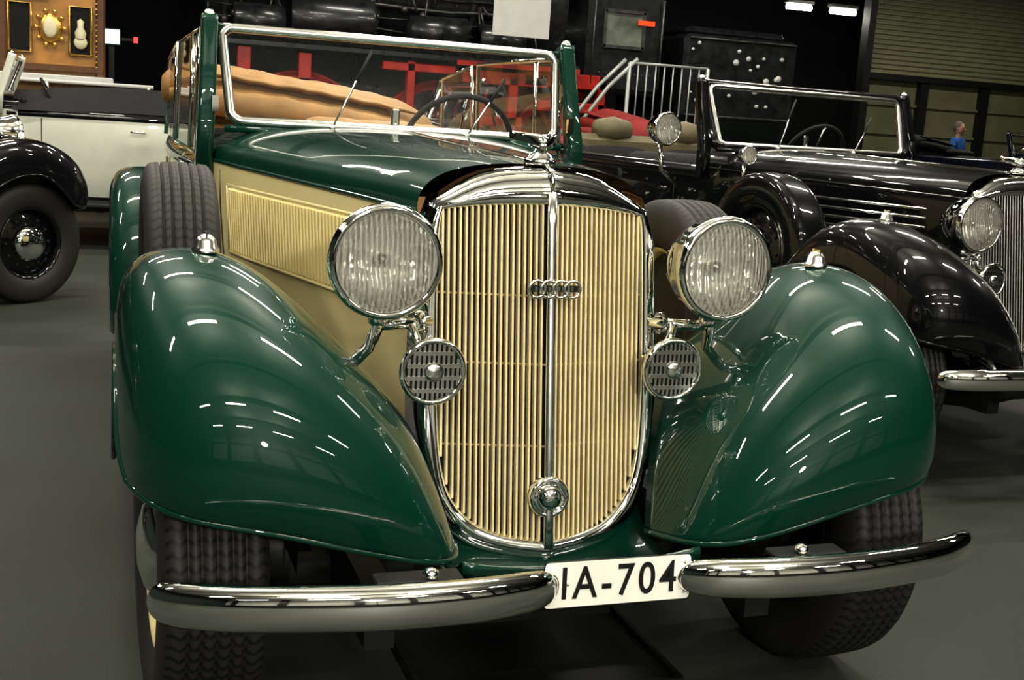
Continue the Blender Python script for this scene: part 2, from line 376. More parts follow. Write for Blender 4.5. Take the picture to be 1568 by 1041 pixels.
    t=MB(); half=[(.615,1.45),(.645,1.75),(.67,2.2),(.68,2.7),(.67,3.15),(.62,3.6),(.48,3.9),(.25,4.02),(0,4.05)]
    plan=cr([A(*p) for p in half],4); plan=plan+[A(-p[0],p[1]) for p in plan[-2::-1]]
    def ring(z,off):
        out=[]
        for i,p in enumerate(plan):
            a=plan[max(0,i-1)];c2=plan[min(len(plan)-1,i+1)]; T=c2-a; T/=np.linalg.norm(T); N=A(T[1],-T[0]); out.append((p[0]+N[0]*off,p[1]+N[1]*off,z))
        return out
    N0=ring(1,.1)[0]; sgn=1 if N0[0]>plan[0][0] else -1
    R_=lambda z,o: ring(z,o*sgn)
    t.grid([R_(.42,-.05),R_(.5,-.03),R_(.65,-.01),R_(.85,.0),R_(1.0,-.002),R_(1.07,-.008)],side)
    t.grid([R_(1.07,-.006),R_(1.075,.002),R_(1.10,.002),R_(1.13,-.012),R_(1.14,-.035),R_(1.14,-.06),R_(1.12,-.075)],paint)
    t.grid([R_(1.12,-.075),R_(.9,-.09),R_(.45,-.09)],seat)
    for y in(1.72,2.75):
        for sx in(1,-1):
            wv=float(np.interp(y,[1.45,1.75,2.2,2.7,3.15],[.615,.645,.67,.68,.67])); t.tube([(sx*(wv+.001),y,z) for z in np.linspace(1.06,.5,6)],.004,DARK,6)
    for sx in(1,-1): t.tube([(sx*.69,2.55,.98),(sx*.715,2.53,.985),(sx*.715,2.42,.985)],.009,CHROME,8)
    t.box((0,1.58,1.12),(1.2,.06,.2),DARK,bev=.02)
    rd=[[ (x*.96*float(np.interp(y,[3.3,3.7,3.95],[.66,.6,.42])),y,1.14+.05*(1-x*x)-(y-3.3)*.08) for x in np.linspace(-1,1,9)] for y in np.linspace(3.3,3.98,6)]
    t.grid(rd,paint)
    t.build('body_tub',E)
    st=MB()
    for yy,zt in((2.25,1.17),(2.95,1.20)):
        for sx in(1,-1):
            rows=[]
            for z,d,w in((.6,.10,.27),(.8,.11,.28),(1.0,.10,.28),(zt-.06,.085,.27),(zt-.015,.06,.25),(zt,.02,.22)):
                rows.append([(sx*.30+w*np.sign(math.cos(a))*abs(math.cos(a))**.5,yy+.18*(z-.6)+d*np.sign(math.sin(a))*abs(math.sin(a))**.6,z) for a in np.linspace(0,2*math.pi,33)[:-1]])
            rows.append([(sx*.30,yy+.18*(zt-.6),zt+.002)]*32)
            st.grid(rows,seat,cv=True)
            st.box((sx*.3,yy-.2,.62),(.54,.5,.16),seat,bev=.04)
    st.build('seats',E)
    w_=MB(); cc=A(.32,1.80,1.20); R=rotm(math.radians(-62),0,0)
    w_.tube([cc+R@A(.205*math.cos(a),.205*math.sin(a),0) for a in np.linspace(0,2*math.pi,41)[:-1]],.011,BLKLEA,8,closed=True)
    for a in(0,math.pi,math.pi*1.5): w_.tube([cc,cc+R@A(.2*math.cos(a),.2*math.sin(a),0)],.006,CHROME,6)
    w_.tube([cc,(.32,1.58,1.06)],.02,BLKLEA,8); w_.sphere(cc,.035,BLKLEA,12)
    w_.build('steering_wheel',E)
    if soft:
        ft=MB()
        for (x0,x1,yy,zz,ry,rz_,sl,ph) in((-.68,.62,3.28,1.28,.26,.16,.12,0),(-.64,.48,3.03,1.38,.045,.014,.12,1.3),(-.66,.48,3.01,1.27,.07,.07,.10,2.6),(-.10,.60,2.80,1.22,.12,.055,.03,4.0)):
            n_=40; rows=[]; xm=(x0+x1)/2; xh=(x1-x0)/2+.015
            for i in range(n_+1):
                x=x0+(x1-x0)*i/n_; e=max(.10,(1-abs((x-xm)/xh)**5))**.5
                wob=.005*math.sin(x*8+ph)+.003*math.sin(x*19+ph*2)+.004*math.sin(x*47+ph)
                rows.append([(x,yy+ry*e*math.cos(a)*(1+wob*2),zz-sl*(x+.1)+rz_*e*math.sin(a)+wob*.6) for a in np.linspace(0,2*math.pi,25)[:-1]])
            rows=[[(x0,yy,zz-sl*(x0+.1))]*24]+rows+[[(x1,yy,zz-sl*(x1+.1))]*24]
            ft.grid(rows,soft,cv=True)
        ft.build('folded_soft_top',E)
    ws=MB()
    def W(x,h): return A(x*wsw,1.385+.109*h,1.244+.286*h)
    pts=[]
    for (cx_,ch,a0) in((.535,.92,0),(-.535,.92,90),(-.515,.14,180),(.515,.14,270)):
        for k in range(6):
            a=math.radians(a0+18*k); pts.append(W(cx_+.037*math.cos(a),ch+.12*math.sin(a)))
    ws.tube(pts,.0155,CHROME_D,8,closed=True,up=(0,1,0))
    if wsw==1:
        ws.tube([W(x,1.0)+A(0,.005,.012) for x in np.linspace(-.60,.60,9)],.014,CHROME,10)
    else: ws.tube([p+A(0,.012,0)+(p-W(0,.5))*.06 for p in pts],.024,paint,8,closed=True,up=(0,1,0))
    ws.tube([W(x,-.07) for x in np.linspace(-.57,.57,9)],.012,paint,8)
    for sx in(1,-1):
        sec=rrect(.026,.032,.01,3)
        ws.tube([A(sx*.632*wsw,1.39,1.08),A(sx*.626*wsw,1.40,1.24),A(sx*.617*wsw,1.46,1.42),A(sx*.612*wsw,1.50,1.55),A(sx*.612*wsw,1.505,1.57)],1,pillar,sec=sec,up=(0,1,0))
        ws.sphere((sx*.612*wsw,1.50,1.575),.02,CHROME,10)
        ws.box((sx*.60*wsw,1.375,1.30),(.02,.02,.05),CHROME)
    ws.tube([W(0,.12)+A(0,.06,0),W(0,-.05)+A(0,.06,-.03)],.006,CHROME,6); ws.box(W(0,.16)+A(0,.06,0),(.03,.015,.06),CHROME_D,bev=.006)
    ws.build('windscreen_frame',E)
    gl=MB(); gl.grid([[W(-.568,.02),W(.568,.02)],[W(-.568,1),W(.568,1)]],GLASS)
    fr=MB()
    if side_glass:
        for sx in(1,-1):
            for y0,y1 in((1.56,2.62),(2.68,3.25)):
                zt=1.535 if y0<2 else 1.53; x0=.650 if y0<2 else .662
                loopp=[(sx*(x0-.01),y0,1.14),(sx*(x0-.02),y0+.06,zt),(sx*(x0-.015),y1,zt-(.0 if y0<2 else .05)),(sx*(x0+.0),y1,1.14)]
                fr.tube(loopp,.009,CHROME,8,cap=True,up=(1,0,0)); gl.add(loopp,[(0,1,2,3)],GLASS,False)
            fr.tube([(sx*.645,1.85,1.14),(sx*.635,1.86,1.53)],.008,CHROME,8)
    if fr.v: fr.build('side_window_frames',E)
    gl.build('glass_panes',E)
    wp=MB()
    for x0,h0,x1,h1 in((-.23,.0,-.10,.84),(.225,.0,.36,.62)):
        p=W(x0,h0)+A(0,-.02,0); q=W(x1,h1)+A(0,-.018,0)
        wp.tube([p,(p+q)/2+A(0,-.006,0),q],.0035,CHROME_D,6); wp.sphere(p,.012,CHROME,10)
        wp.tube([p*.35+q*.65+A(0,-.002,0),q+A(.012,0,.02)],.006,RUB,6)
    if detail: wp.build('wipers',E)
    h=MB()
    for sx in(1,-1):
        c_=A(sx*.387,-.165,1.012)
        headlight(h,c_,.117,(sx*.02,-1,0))
        h.tube([c_+A(0,.05,-.10),c_+A(0,.04,-.14),A(sx*.40,-.10,.82),A(sx*.44,-.10,.78)],.013,CHROME,10)
        h.sphere(c_+A(0,.045,-.125),.022,CHROME,12)
        h.tube([A(sx*.395,-.115,.872),A(sx*.33,-.10,.872),A(sx*.262,-.07,.872)],.013,CHROME,10)
        h.lathe([(.026,-.006),(.026,.006),(.018,.012)],(sx*.286,-.08,.872),(sx,0,0),CHROME,16)
        q=A(sx*.73,-.01,1.004); k=.78
        h.lathe([(.036*k,0),(.036*k,.006),(.030*k,.011),(.027*k,.024),(.018*k,.033),(.006*k,.037),(0,.0375)],q,(0,0,1),CHROME_D,24)
        h.box(q+A(0,0,.036),(.003,.035,.012),CHROME)
    h.build('headlights',E)
    o=MB()
    for sx in(1,-1):
        c_=A(sx*.278,-.172,.784)
        o.lathe([(0,-.11),(.03,-.10),(.05,-.05),(.064,-.015),(.071,-.004),(.073,.006),(.069,.013),(.062,.012),(.059,.004)],c_,(0,-1,0),CHROME,36)
        o.lathe([(.06,.001),(0,.001)],c_,(0,-1,0),DARK,24)
        for i in range(-5,6):
            x=i*.0105; hh=math.sqrt(max(0,.060**2-x*x)); o.box(c_+A(x,-.007,0),(.0056,.006,2*hh),CHROME_D)
        for z in(-.040,-.013,.013,.040):
            o.box(c_+A(0,-.0095,z),(2*math.sqrt(.059**2-z*z),.005,.009),CHROME_D)
        o.lathe([(.022,0),(.021,.015),(.014,.019),(0,.020)],c_,(0,-1,0),CHROME_D,20)
        o.tube([c_+A(sx*.01,.06,.02),A(sx*.31,-.10,.872)],.011,CHROME,8)
    if detail: o.build('horns',E)
    a_=MB(); xs=np.linspace(-.262,.262,11); rows=[]
    for (y,z) in((-.08,.42),(-.16,.370),(-.27,.360),(-.36,.40),(-.405,.43),(-.41,.405)):
        rows.append([A(x,y,z+(abs(x)/.26)**3*.02) for x in xs])
    a_.grid(dense(rows,2,4),paint); a_.tube([(-.24,-.40,.372),(0,-.42,.365),(.24,-.40,.372)],.014,CHROME_D,10)
    a_.build('front_apron',E,solid=.005)
    if bumper:
        q=MB(); sec=[(.026*np.sign(math.cos(t_))*abs(math.cos(t_))**.95,.041*np.sign(math.sin(t_))*abs(math.sin(t_))**.9) for t_ in np.linspace(0,2*math.pi,33)[:-1]]
        half=[(.128,-.565,.460),(.136,-.572,.461),(.155,-.586,.464),(.20,-.610,.469),(.30,-.638,.474),(.45,-.648,.477),(.60,-.628,.476),(.72,-.595,.472),(.80,-.556,.468),(.833,-.532,.466),(.846,-.518,.465),(.850,-.512,.465)]
        sc=[.3,.6,.82,.95,1,1,1,1,.97,.86,.62,.3]
        pd=cr([A(*p) for p in half],5); sd=[float(v) for v in np.interp(np.arange(len(pd))/5,range(12),sc)]
        for sx in(1,-1):
            q.tube([(sx*p[0],p[1],p[2]) for p in pd],1,CHROME,sec=sec,scl=sd)
            q.lathe([(.015,0),(.014,.006),(.006,.012),(0,.013)],(sx*.38,-.60,.512),(0,-.3,1),CHROME,14)
            q.box((sx*.40,-.585,.50),(.16,.05,.012),CHASSIS,bev=.003)
            q.box((sx*.42,-.60,.455),(.05,.08,.05),CHASSIS)
        q.tube([(-.14,-.56,.45),(0,-.55,.44),(.14,-.56,.45)],.012,CHASSIS,8)
        q.build('front_bumper',E)
    if plate:
        p=MB(); R=rotm(math.radians(-4),0,0); sec=rrect(.151,.044,.008,4); c0=A(0,-.572,.462)
        p.tube([c0+R@A(x,0,z) for x,z in sec],.002,INK,6,closed=True,up=(0,1,0))
        fr_=[c0+R@A(x,-.002,z) for x,z in sec]; bk=[c0+R@A(x,.003,z) for x,z in sec]
        n_=len(sec); p.add(fr_+bk,[tuple(range(n_)),tuple(range(2*n_-1,n_-1,-1))]+[(i,(i+1)%n_,n_+(i+1)%n_,n_+i) for i in range(n_)],PLATEW,False)
        for x,z in((-.105,.0),(.138,.03),(.138,-.03)): p.sphere(c0+R@A(x,-.003,z),.003,CHROME_D,8)
        p.build('number_plate',E)
        tx=bpy.data.curves.new('plate_text','FONT'); tx.body='IA-704'; tx.size=.088; tx.align_x='CENTER'; tx.align_y='CENTER'; tx.extrude=.001; tx.offset=.0006; tx.space_character=1.22; tx.materials.append(INK)
        to=bpy.data.objects.new('plate_text',tx); S.collection.objects.link(to); to.parent=E; to.location=(0,-.5755,.462); to.rotation_euler=(math.radians(86),0,0); to.scale=(.84,1,1)
    return E

main=car('vintage_convertible_car',(0,0,0),0,GREEN,CREAM,CREAM,TAN,TAN,plate=True,bars=BAR)
blk=car('vintage_convertible_car',(2.79,1.62,0),math.radians(6),BLACK,BLACK,BLACK,BLKLEA,None,louv='h',side_glass=False,disc=BLACK,bars=CHROME_D,wsw=1.10,spare_cover=BLACK)
sp=MB(); headlight(sp,A(-.86,1.50,1.31),.085,(.1,-1,0)); sp.tube([(-.86,1.55,1.24),(-.84,1.55,1.1),(-.70,1.55,1.0)],.012,CHROME,8)
headlight(sp,A(-.70,1.0,1.21),.045,(0,-1,0)); sp.tube([(-.70,1.03,1.17),(-.70,1.03,1.08)],.01,CHROME,8)
sp.build('spotlights',blk)
GT=pm('grey_tan_leather',(.13,.11,.06),.6,var=.15,bump=.3)
hr=MB()
for x in(-.3,.25): hr.lathe([(.0,-.13),(.06,-.12),(.085,0),(.06,.12),(0,.13)],(x,3.05,1.28),(1,0,0),GT,16)
hr.box((0,3.05,1.18),(1.1,.12,.14),GT,bev=.04); hr.build('head_cushions',blk)
left=car('vintage_convertible_car',(-1.86,5.9,0),math.radians(127),BLACK,BLACK,BLACK,BLKLEA,BLKLEA,bumper=False,detail=False,side_glass=False,disc=BLACK)
wht=car('vintage_convertible_car',(-3.15,8.8,0),math.radians(-90),BLACK,WHITE,WHITE,BLKLEA,BLKLEA,bumper=False,detail=False,side_glass=False,disc=BLACK,pillar=WHITE)
tc_=MB(); rows=[]
for y in np.linspace(1.5,3.5,14):
    rows.append([(x*.66,y,1.12+(.16+.07*math.sin((y-1.5)*1.6))*(1-abs(x)**4)) for x in np.linspace(-1,1,15)])
tc_.grid(rows,BLKLEA); tc_.build('tonneau_cover',wht)
gry=car('vintage_convertible_car',(.3,6.9,0),math.radians(-90),BLACK,GREYP,GREYP,REDLEA,None,bumper=False,detail=False,side_glass=False,disc=BLACK)
red=car('vintage_convertible_car',(1.0,9.1,0),math.radians(-90),REDP,REDP,REDP,REDLEA,REDLEA,bumper=False,detail=False,side_glass=False,disc=BLACK)
nav=car('vintage_convertible_car',(13.6,11.6,0),math.radians(20),NAVY,NAVY,NAVY,BLKLEA,BLKLEA,bumper=False,detail=False,side_glass=False,disc=BLACK)

# ------------------------------------------------------------ drip tray
d=MB(); d.box((.06,.02,.012),(.62,.42,.012),CHASSIS,bev=.004)
for (c,s) in(((.06,-.19,.022),(.62,.012,.03)),((.06,.23,.022),(.62,.012,.03)),((-.25,.02,.022),(.012,.42,.03)),((.37,.02,.022),(.012,.42,.03))): d.box(c,s,CHASSIS)
d.build('drip_tray')

# ------------------------------------------------------------ room
FLOOR=pm('floor_carpet',(.037,.041,.033),.65,0,0,var=.28,scale=1.3,bump=.25,bscale=220,rvar=.1,spec=.3)
WALL=pm('wall_dark',(.010,.018,.016),.8,var=.3,scale=.7)
WALLF=pm('wall_light',(.50,.50,.46),.8,var=.15,scale=.5)
CEIL=pm('ceiling_panels',(.50,.50,.46),.9,var=.3,scale=.8)
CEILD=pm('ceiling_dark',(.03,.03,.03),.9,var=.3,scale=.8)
SHUT=pm('roller_shutter_metal',(.33,.33,.20),.5,.1,var=.1,scale=2)
PANEL=pm('wall_panel_olive',(.20,.20,.11),.6,var=.15,scale=2)
def roombox(n,c,s,m):
    b=MB(); b.box(c,s,m); return b.build(n)
roombox('floor',(7,7,-.05),(30,34,.1),FLOOR)
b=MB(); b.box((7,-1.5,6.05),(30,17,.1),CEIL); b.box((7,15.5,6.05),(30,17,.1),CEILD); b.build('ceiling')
for i,y in enumerate((-8,-4.8,-1.6,1.6,4.8)):  # unseen ceiling trusses, added to give the chrome something to reflect
    b=MB(); b.box((7,y,5.75),(29.8,.18,.08),CHASSIS); b.box((7,y,5.4),(29.8,.14,.06),CHASSIS)
    for k in range(20):
        x=-7.3+k*1.5; b.tube([(x,y,5.4),(x+.75,y,5.75),(x+1.4,y,5.4)],.025,CHASSIS,6)
    b.build('reflected_truss_%d'%(i+1))
roombox('wall_back',(7,24.05,3),(30,.1,6),WALL)
b=MB(); b.box((7,-10.05,3),(30,.1,6),WALLF)
for k in range(10): b.box((-7+k*3,-9.92,3),(.45,.2,6),CHASSIS)  # unseen dark pillars added for contrast in the chrome reflections
b.box((7,-9.93,.6),(29.8,.14,1.2),CHASSIS); b.box((7,-9.93,3.4),(29.8,.1,.2),CHASSIS)
b.build('wall_front')
roombox('wall_left',(-8.05,7,3),(.1,34,6),WALL); roombox('wall_right',(22.05,7,3),(.1,34,6),WALL)
b=MB(); b.box((18.05,19.15,4.35),(7.9,.1,3.3),SHUT)
for i in range(33): b.box((18.05,19.08,2.75+i*.1),(7.8,.05,.07),SHUT,bev=.02)
b.box((14.05,19.05,3),(.16,.25,6),CHASSIS); b.box((18.05,19.05,2.66),(7.9,.22,.12),CHASSIS)
b.build('door_1')
b=MB(); b.box((18.05,19.2,1.3),(7.9,.1,2.6),PANEL)
for x in(14.1,15.6,17.2,18.8,20.4): b.box((x,19.1,1.3),(.2,.2,2.6),CHASSIS)
for z in(.9,1.5,2.1): b.box((18.05,19.12,z),(7.9,.08,.05),PANEL)
b.build('wall_partition')

# ceiling lamps
HOUS=pm('lamp_housing',(.3,.3,.3),.5,.3,var=.1)
TUBE=pm('lamp_tube_glow',(.9,.9,.85),.4,emit=(1,.98,.86),es=14)
def lamp(x,y,z,L=1.5,w=.14,P=30,rz=0,col=(1,.95,.83),tube=0,upP=0):
    b=MB(); b.box((0,0,.05),(L+.06,w+.06,.07),HOUS,bev=.01)
    for sx in(1,-1): b.tube([(sx*L*.35,0,.08),(sx*L*.35,0,6-z)],.008,CHASSIS,6)
    if tube: b.tube([(-L/2,0,-tube),(L/2,0,-tube)],tube,TUBE,12)
    o=b.build('ceiling_lamp',loc=(x,y,z)); o.rotation_euler=(0,0,rz)
    l=bpy.data.lights.new('tube','AREA'); l.shape='RECTANGLE'; l.size=L; l.size_y=w; l.energy=P; l.color=col
    q=bpy.data.objects.new('tube',l); S.collection.objects.link(q); q.parent=o; q.location=(0,0,.005-2.1*tube)
    if upP:  # added upward fill: brightens the ceiling that the chrome reflects
        l2=bpy.data.lights.new('fill_uplight','AREA'); l2.shape='RECTANGLE'; l2.size=L; l2.size_y=w; l2.energy=upP; l2.color=col
        q=bpy.data.objects.new('fill_uplight',l2); S.collection.objects.link(q); q.parent=o; q.location=(0,0,.12); q.rotation_euler=(math.pi,0,0)
for y in(-7.6,-4.4,.7,3.9,7.2):
    for x in(-4.8,-1.6,1.6,4.8):
        lamp(x,y,4.6,P=68,upP=60 if (y<5 and abs(x)<2) else 0)
for (x,y) in((10,2),(10,8),(11.5,15),(16,15)): lamp(x,y,4.8,P=90)  # the lamps near the roller shutter are added to brighten it
lamp(-2.4,9.8,4.6,P=50); lamp(2.5,10.2,4.9,P=60); lamp(6,10.2,4.9,P=60)  # the lamp by the cabinet is added to brighten its wood
lamp(13.3,20.6,4.12,L=.6,w=.12,P=12,tube=.06); lamp(13.75,19.6,4.0,L=.6,w=.12,P=12,tube=.06)
# exhibition spotlight on a stand, in the aisle in front of the cars
b=MB(); tgt=A(0,-.2,.7); c0=A(-.3,-6.4,2.65); dv=tgt-c0; dv/=np.linalg.norm(dv)
b.lathe([(0,-.3),(.1,-.28),(.15,-.15),(.19,.0),(.2,.03),(.19,.03),(.17,.0)],c0,dv,CHASSIS,28); b.tube([c0-dv*.1,(-.3,-6.55,2.3),(-.3,-6.55,.5)],.02,CHASSIS,8)
for k in range(3):
    a=k*2.094; b.tube([(-.3,-6.55,.55),(-.3+.5*math.cos(a),-6.55+.5*math.sin(a),.015)],.015,CHASSIS,8)
so=b.build('tripod_spotlight')
l=bpy.data.lights.new('spot','AREA'); l.shape='DISK'; l.size=.32; l.energy=150; l.color=(1,.96,.86)
q=bpy.data.objects.new('spot',l); S.collection.objects.link(q); q.parent=so; q.location=Vector(c0+dv*.035); q.rotation_euler=Vector(dv).to_track_quat('-Z','Y').to_euler()

# ------------------------------------------------------------ locomotive
LOCO=pm('loco_black',(.020,.022,.024),.3,.2,.3,var=.4,scale=8,rvar=.15)
LRED=pm('loco_red',(.38,.016,.008),.45,0,.2,var=.35,scale=6)
PIPE=pm('loco_pipe',(.10,.10,.095),.35,.6,var=.4,scale=12)
WPAINT=pm('white_enamel',(.7,.7,.68),.5,var=.1)
LE=empty('steam_locomotive',(.6,12.9,0))
b=MB(); b.lathe([(.3,-.45),(.86,-.4),(.9,-.3),(.9,3.4),(1.05,3.5),(1.05,4.0)],(0,0,2.85),(1,0,0),LOCO,40)
for x in np.arange(-.2,3.4,.6): b.lathe([(.9,-.03),(.92,-.03),(.92,.03),(.9,.03)],(x,0,2.85),(1,0,0),PIPE,40)
for i in range(7):
    z=2.12+i*.14; yy=-math.sqrt(max(.05,.95**2-(z-2.85)**2))-.03
    pts=[(-.4+k*.41,yy+random.uniform(-.03,.02),z+random.uniform(-.02,.02)) for k in range(11)]
    b.tube(pts,random.choice([.012,.02,.03]),PIPE if i%2 else LOCO,6)
for i in range(40):
    x=random.uniform(-.3,3.7); z=random.uniform(2.1,2.9); yy=-math.sqrt(max(.05,.95**2-(z-2.85)**2))-.05
    b.tube([(x,yy,z),(x+random.uniform(-.1,.1),yy-.06,z-random.uniform(.1,.4))],.013,PIPE,6)
for i in range(14):
    x=random.uniform(-.3,3.6); z=random.uniform(2.1,2.6); b.sphere((x,-1.0,z),random.uniform(.03,.06),PIPE,10)
for x in(.15,3.1): b.lathe([(.16,-.3),(.2,-.28),(.2,.28),(.16,.3),(0,.3)],(x,-1.08,2.22),(1,0,0),LOCO,24)
b.lathe([(.26,-.5),(.28,-.45),(.28,.45),(.26,.5),(0,.5)],(1.0,-1.05,2.3),(1,0,0),LOCO,24); b.lathe([(.0,-.4),(.2,-.35),(.22,.35),(0,.4)],(2.3,-1.05,2.25),(1,0,0),LOCO,24)
b.box((1.9,-1.0,1.97),(4.4,.6,.05),LOCO); b.box((3.3,-1.31,1.93),(1.6,.03,.06),LRED); b.build('boiler',LE)
b=MB(); b.box((1.8,-.5,1.35),(5.0,.08,.5),LOCO)
for (x0,x1,z0,z1) in((-.1,.75,1.5,1.62),(-.1,.05,1.2,1.92),(.6,.75,1.1,1.9),(1.6,2.5,1.78,1.88),(1.9,2.0,1.3,1.9),(2.6,3.7,1.70,1.86),(2.7,2.82,1.1,1.8),(3.2,3.32,1.1,1.8),(3.4,4.5,1.72,1.90),(3.6,4.5,1.42,1.55),(3.9,4.0,1.0,1.9),(4.4,4.5,1.0,1.9),(2.5,3.4,1.2,1.32)):
    b.box(((x0+x1)/2,-1.2,(z0+z1)/2),(x1-x0,.12,z1-z0),LRED,bev=.01)
b.build('frame',LE)
b=MB()
for x in(.7,2.45,4.2):
    b.lathe([(.72,-.07),(.80,-.07),(.82,-.09),(.84,-.06),(.80,.07),(.70,.07),(.72,-.07)],(x,-.75,.88),(0,1,0),LRED,40)
    b.lathe([(0,-.1),(.14,-.1),(.16,.05)],(x,-.75,.88),(0,1,0),LRED,20)
    for k in range(12):
        a=k*math.pi/6+.1; b.tube([(x+.12*math.cos(a),-.77,.88+.12*math.sin(a)),(x+.74*math.cos(a),-.77,.88+.74*math.sin(a))],.03,LRED,6)
b.box((2.4,-.95,.72),(4.2,.05,.12),PIPE,bev=.01); b.build('driving_wheels',LE)
b=MB(); b.box((4.75,-.05,2.35),(1.05,2.3,1.3),LOCO,bev=.06); b.box((4.7,-1.21,2.5),(.5,.03,.4),pm('cab_window',(.18,.20,.17),.15,0,.5,var=.5,scale=3))
for zz in(2.28,2.72): b.box((4.7,-1.23,zz),(.56,.04,.04),PIPE)
for xx in(4.43,4.97): b.box((xx,-1.23,2.5),(.04,.04,.46),PIPE)
for i in range(10): b.sphere((4.3+i*.1,-1.21,1.95),.014,PIPE,8)
b.tube([(4.28,-1.25,1.8),(4.28,-1.25,2.9)],.014,PIPE,6); b.tube([(5.22,-1.25,1.8),(5.22,-1.25,2.9)],.014,PIPE,6)
b.box((5.0,-1.23,2.60),(.22,.05,.06),pm('red_lamp_cab',(.6,.05,.01),.4,emit=(1,.12,.03),es=.5))
b.build('cab',LE)
b=MB(); b.box((6.5,.0,2.0),(1.7,2.2,1.1),LOCO,bev=.06); b.box((6.5,.0,2.6),(1.5,1.8,.12),LOCO,bev=.05)
b.tube([(5.7,-1.12,2.5),(7.3,-1.12,2.5)],.015,PIPE,6); b.tube([(5.7,-1.12,1.5),(7.3,-1.12,1.5)],.02,PIPE,6)
for i in range(22):
    x=random.uniform(5.75,7.2); z=random.uniform(1.6,2.45); r=random.uniform(.015,.045); b.lathe([(r,0),(r,.02),(0,.025)],(x,-1.10,z),(0,-1,0),WPAINT,12)
b.box((6.5,-.6,1.0),(1.6,.1,.4),LOCO)
for x in(5.9,7.1): b.lathe([(.5,-.06),(.52,.06),(0,.06)],(x,-.75,.55),(0,-1,0),LRED,28)
b.build('tender',LE)
b=MB()
for yy in(-.75,.75): b.box((3.4,yy,.02),(8,.07,.04),PIPE)
b.build('rail_track',LE)

# stair
b=MB(); STEEL=pm('white_rail_steel',(.42,.44,.42),.4,.3,var=.1)
for x in np.linspace(0,1.05,10): b.tube([(x,0,1.25),(x,0,2.05)],.010,STEEL,6)
for z in(1.25,2.05): b.tube([(0,0,z),(1.05,0,z)],.018,STEEL,6)
for x in(0,1.05): b.tube([(x,0,0),(x,0,2.05)],.025,STEEL,8)
b.box((.52,.1,1.2),(1.1,.5,.05),STEEL)
for dy in(0,.35):
    b.tube([(-1.0,dy,.75),(-.25,dy,1.75),(.1,dy,2.1)],.025,STEEL,8); b.tube([(-1.0,dy,0),(-1.0,dy,.8)],.025,STEEL,8)
for i in range(6): b.box((-.9+i*.15,.17,.2+i*.18),(.2,.34,.03),STEEL)
b.build('metal_staircase',loc=(5.0,10.75,0))

# hanging sign
b=MB(); b.box((0,0,0),(.68,.02,.8),pm('sign_board',(.62,.64,.60),.6,var=.05),bev=.004)
for sx in(1,-1): b.tube([(sx*.28,0,.4),(sx*.28,0,3.38)],.004,CHASSIS,6)
b.build('hanging_sign',loc=(3.55,10.6,2.62))

# ------------------------------------------------------------ cabinet left
WOOD=pm('yellow_wood',(.48,.24,.05),.4,0,.3,var=.3,scale=4); WOODD=pm('dark_wood',(.12,.05,.015),.45,var=.3,scale=6)
GOLD=pm('gold_ornament',(.75,.5,.15),.3,.8,var=.2,scale=20); CRM=pm('cream_ornament',(.75,.7,.5),.5,var=.1)
b=MB(); b.box((-2.6,11.6,1.6),(3.3,.7,3.2),WOOD,bev=.03)
for x in(-4.2,-2.95,-1.95,-.98): b.box((x,11.22,1.6),(.10,.10,3.2),WOODD,bev=.02)
for z in(1.52,3.1,2.5): b.box((-2.6,11.21,z),(3.3,.1,.07),WOODD,bev=.01)
b.box((-2.6,11.12,1.42),(3.5,.3,.06),WPAINT,bev=.01)
for x in(-1.78,-1.18,-2.3):
    b.box((x,11.235,1.92),(.22,.03,.5),DARK,bev=.01)
    b.tube([(x-.11,11.21,1.67),(x-.11,11.21,2.17),(x+.11,11.21,2.17),(x+.11,11.21,1.67),(x-.11,11.21,1.67)],.016,GOLD,6,up=(0,1,0))
b.sphere((-1.48,11.2,1.93),.12,GOLD,16,(1,.3,1.3)); b.sphere((-1.48,11.17,1.93),.07,CRM,14,(1,.3,1.4))
for k in range(10):
    a=k*math.pi/5; b.sphere((-1.48+.14*math.cos(a),11.18,1.93+.18*math.sin(a)),.028,GOLD,8)
b.sphere((-1.18,11.18,1.80),.07,CRM,12,(1,.5,1)); b.lathe([(.05,0),(.06,.06),(.03,.12),(.035,.18),(0,.21)],(-1.18,11.18,1.84),(0,0,1),CRM,14)
for k in range(30): b.sphere((-1.02,11.17,1.55+k*.055),.012,GOLD,6)
b.box((-1.75,11.18,2.30),(.5,.02,.14),CRM)
b.build('wooden_display_cabinet')
b=MB()
for z in(1.38,1.25): b.tube([(-4,10.75,z),(-.45,10.75,z)],.02,WPAINT,8)
for x in(-3.5,-2.5,-1.5,-.5): b.tube([(x,10.75,0),(x,10.75,1.4)],.02,WPAINT,8)
b.build('barrier_rail')
b=MB(); b.box((0,0,0),(.17,.05,.16),pm('exit_sign_glow',(.5,.9,.7),.5,emit=(.6,1,.75),es=4)); b.box((0,.05,0),(.2,.06,.19),CHASSIS)
b.box((0,.1,-.98),(.06,.06,1.94),CHASSIS); b.box((.27,0,-.02),(.05,.05,.07),pm('red_lamp',(.6,.02,.01),.5,emit=(1,.05,.03),es=2)); b.box((.13,.06,-.02),(.3,.03,.03),CHASSIS)
b.build('exit_sign',loc=(-.86,12.6,1.95))

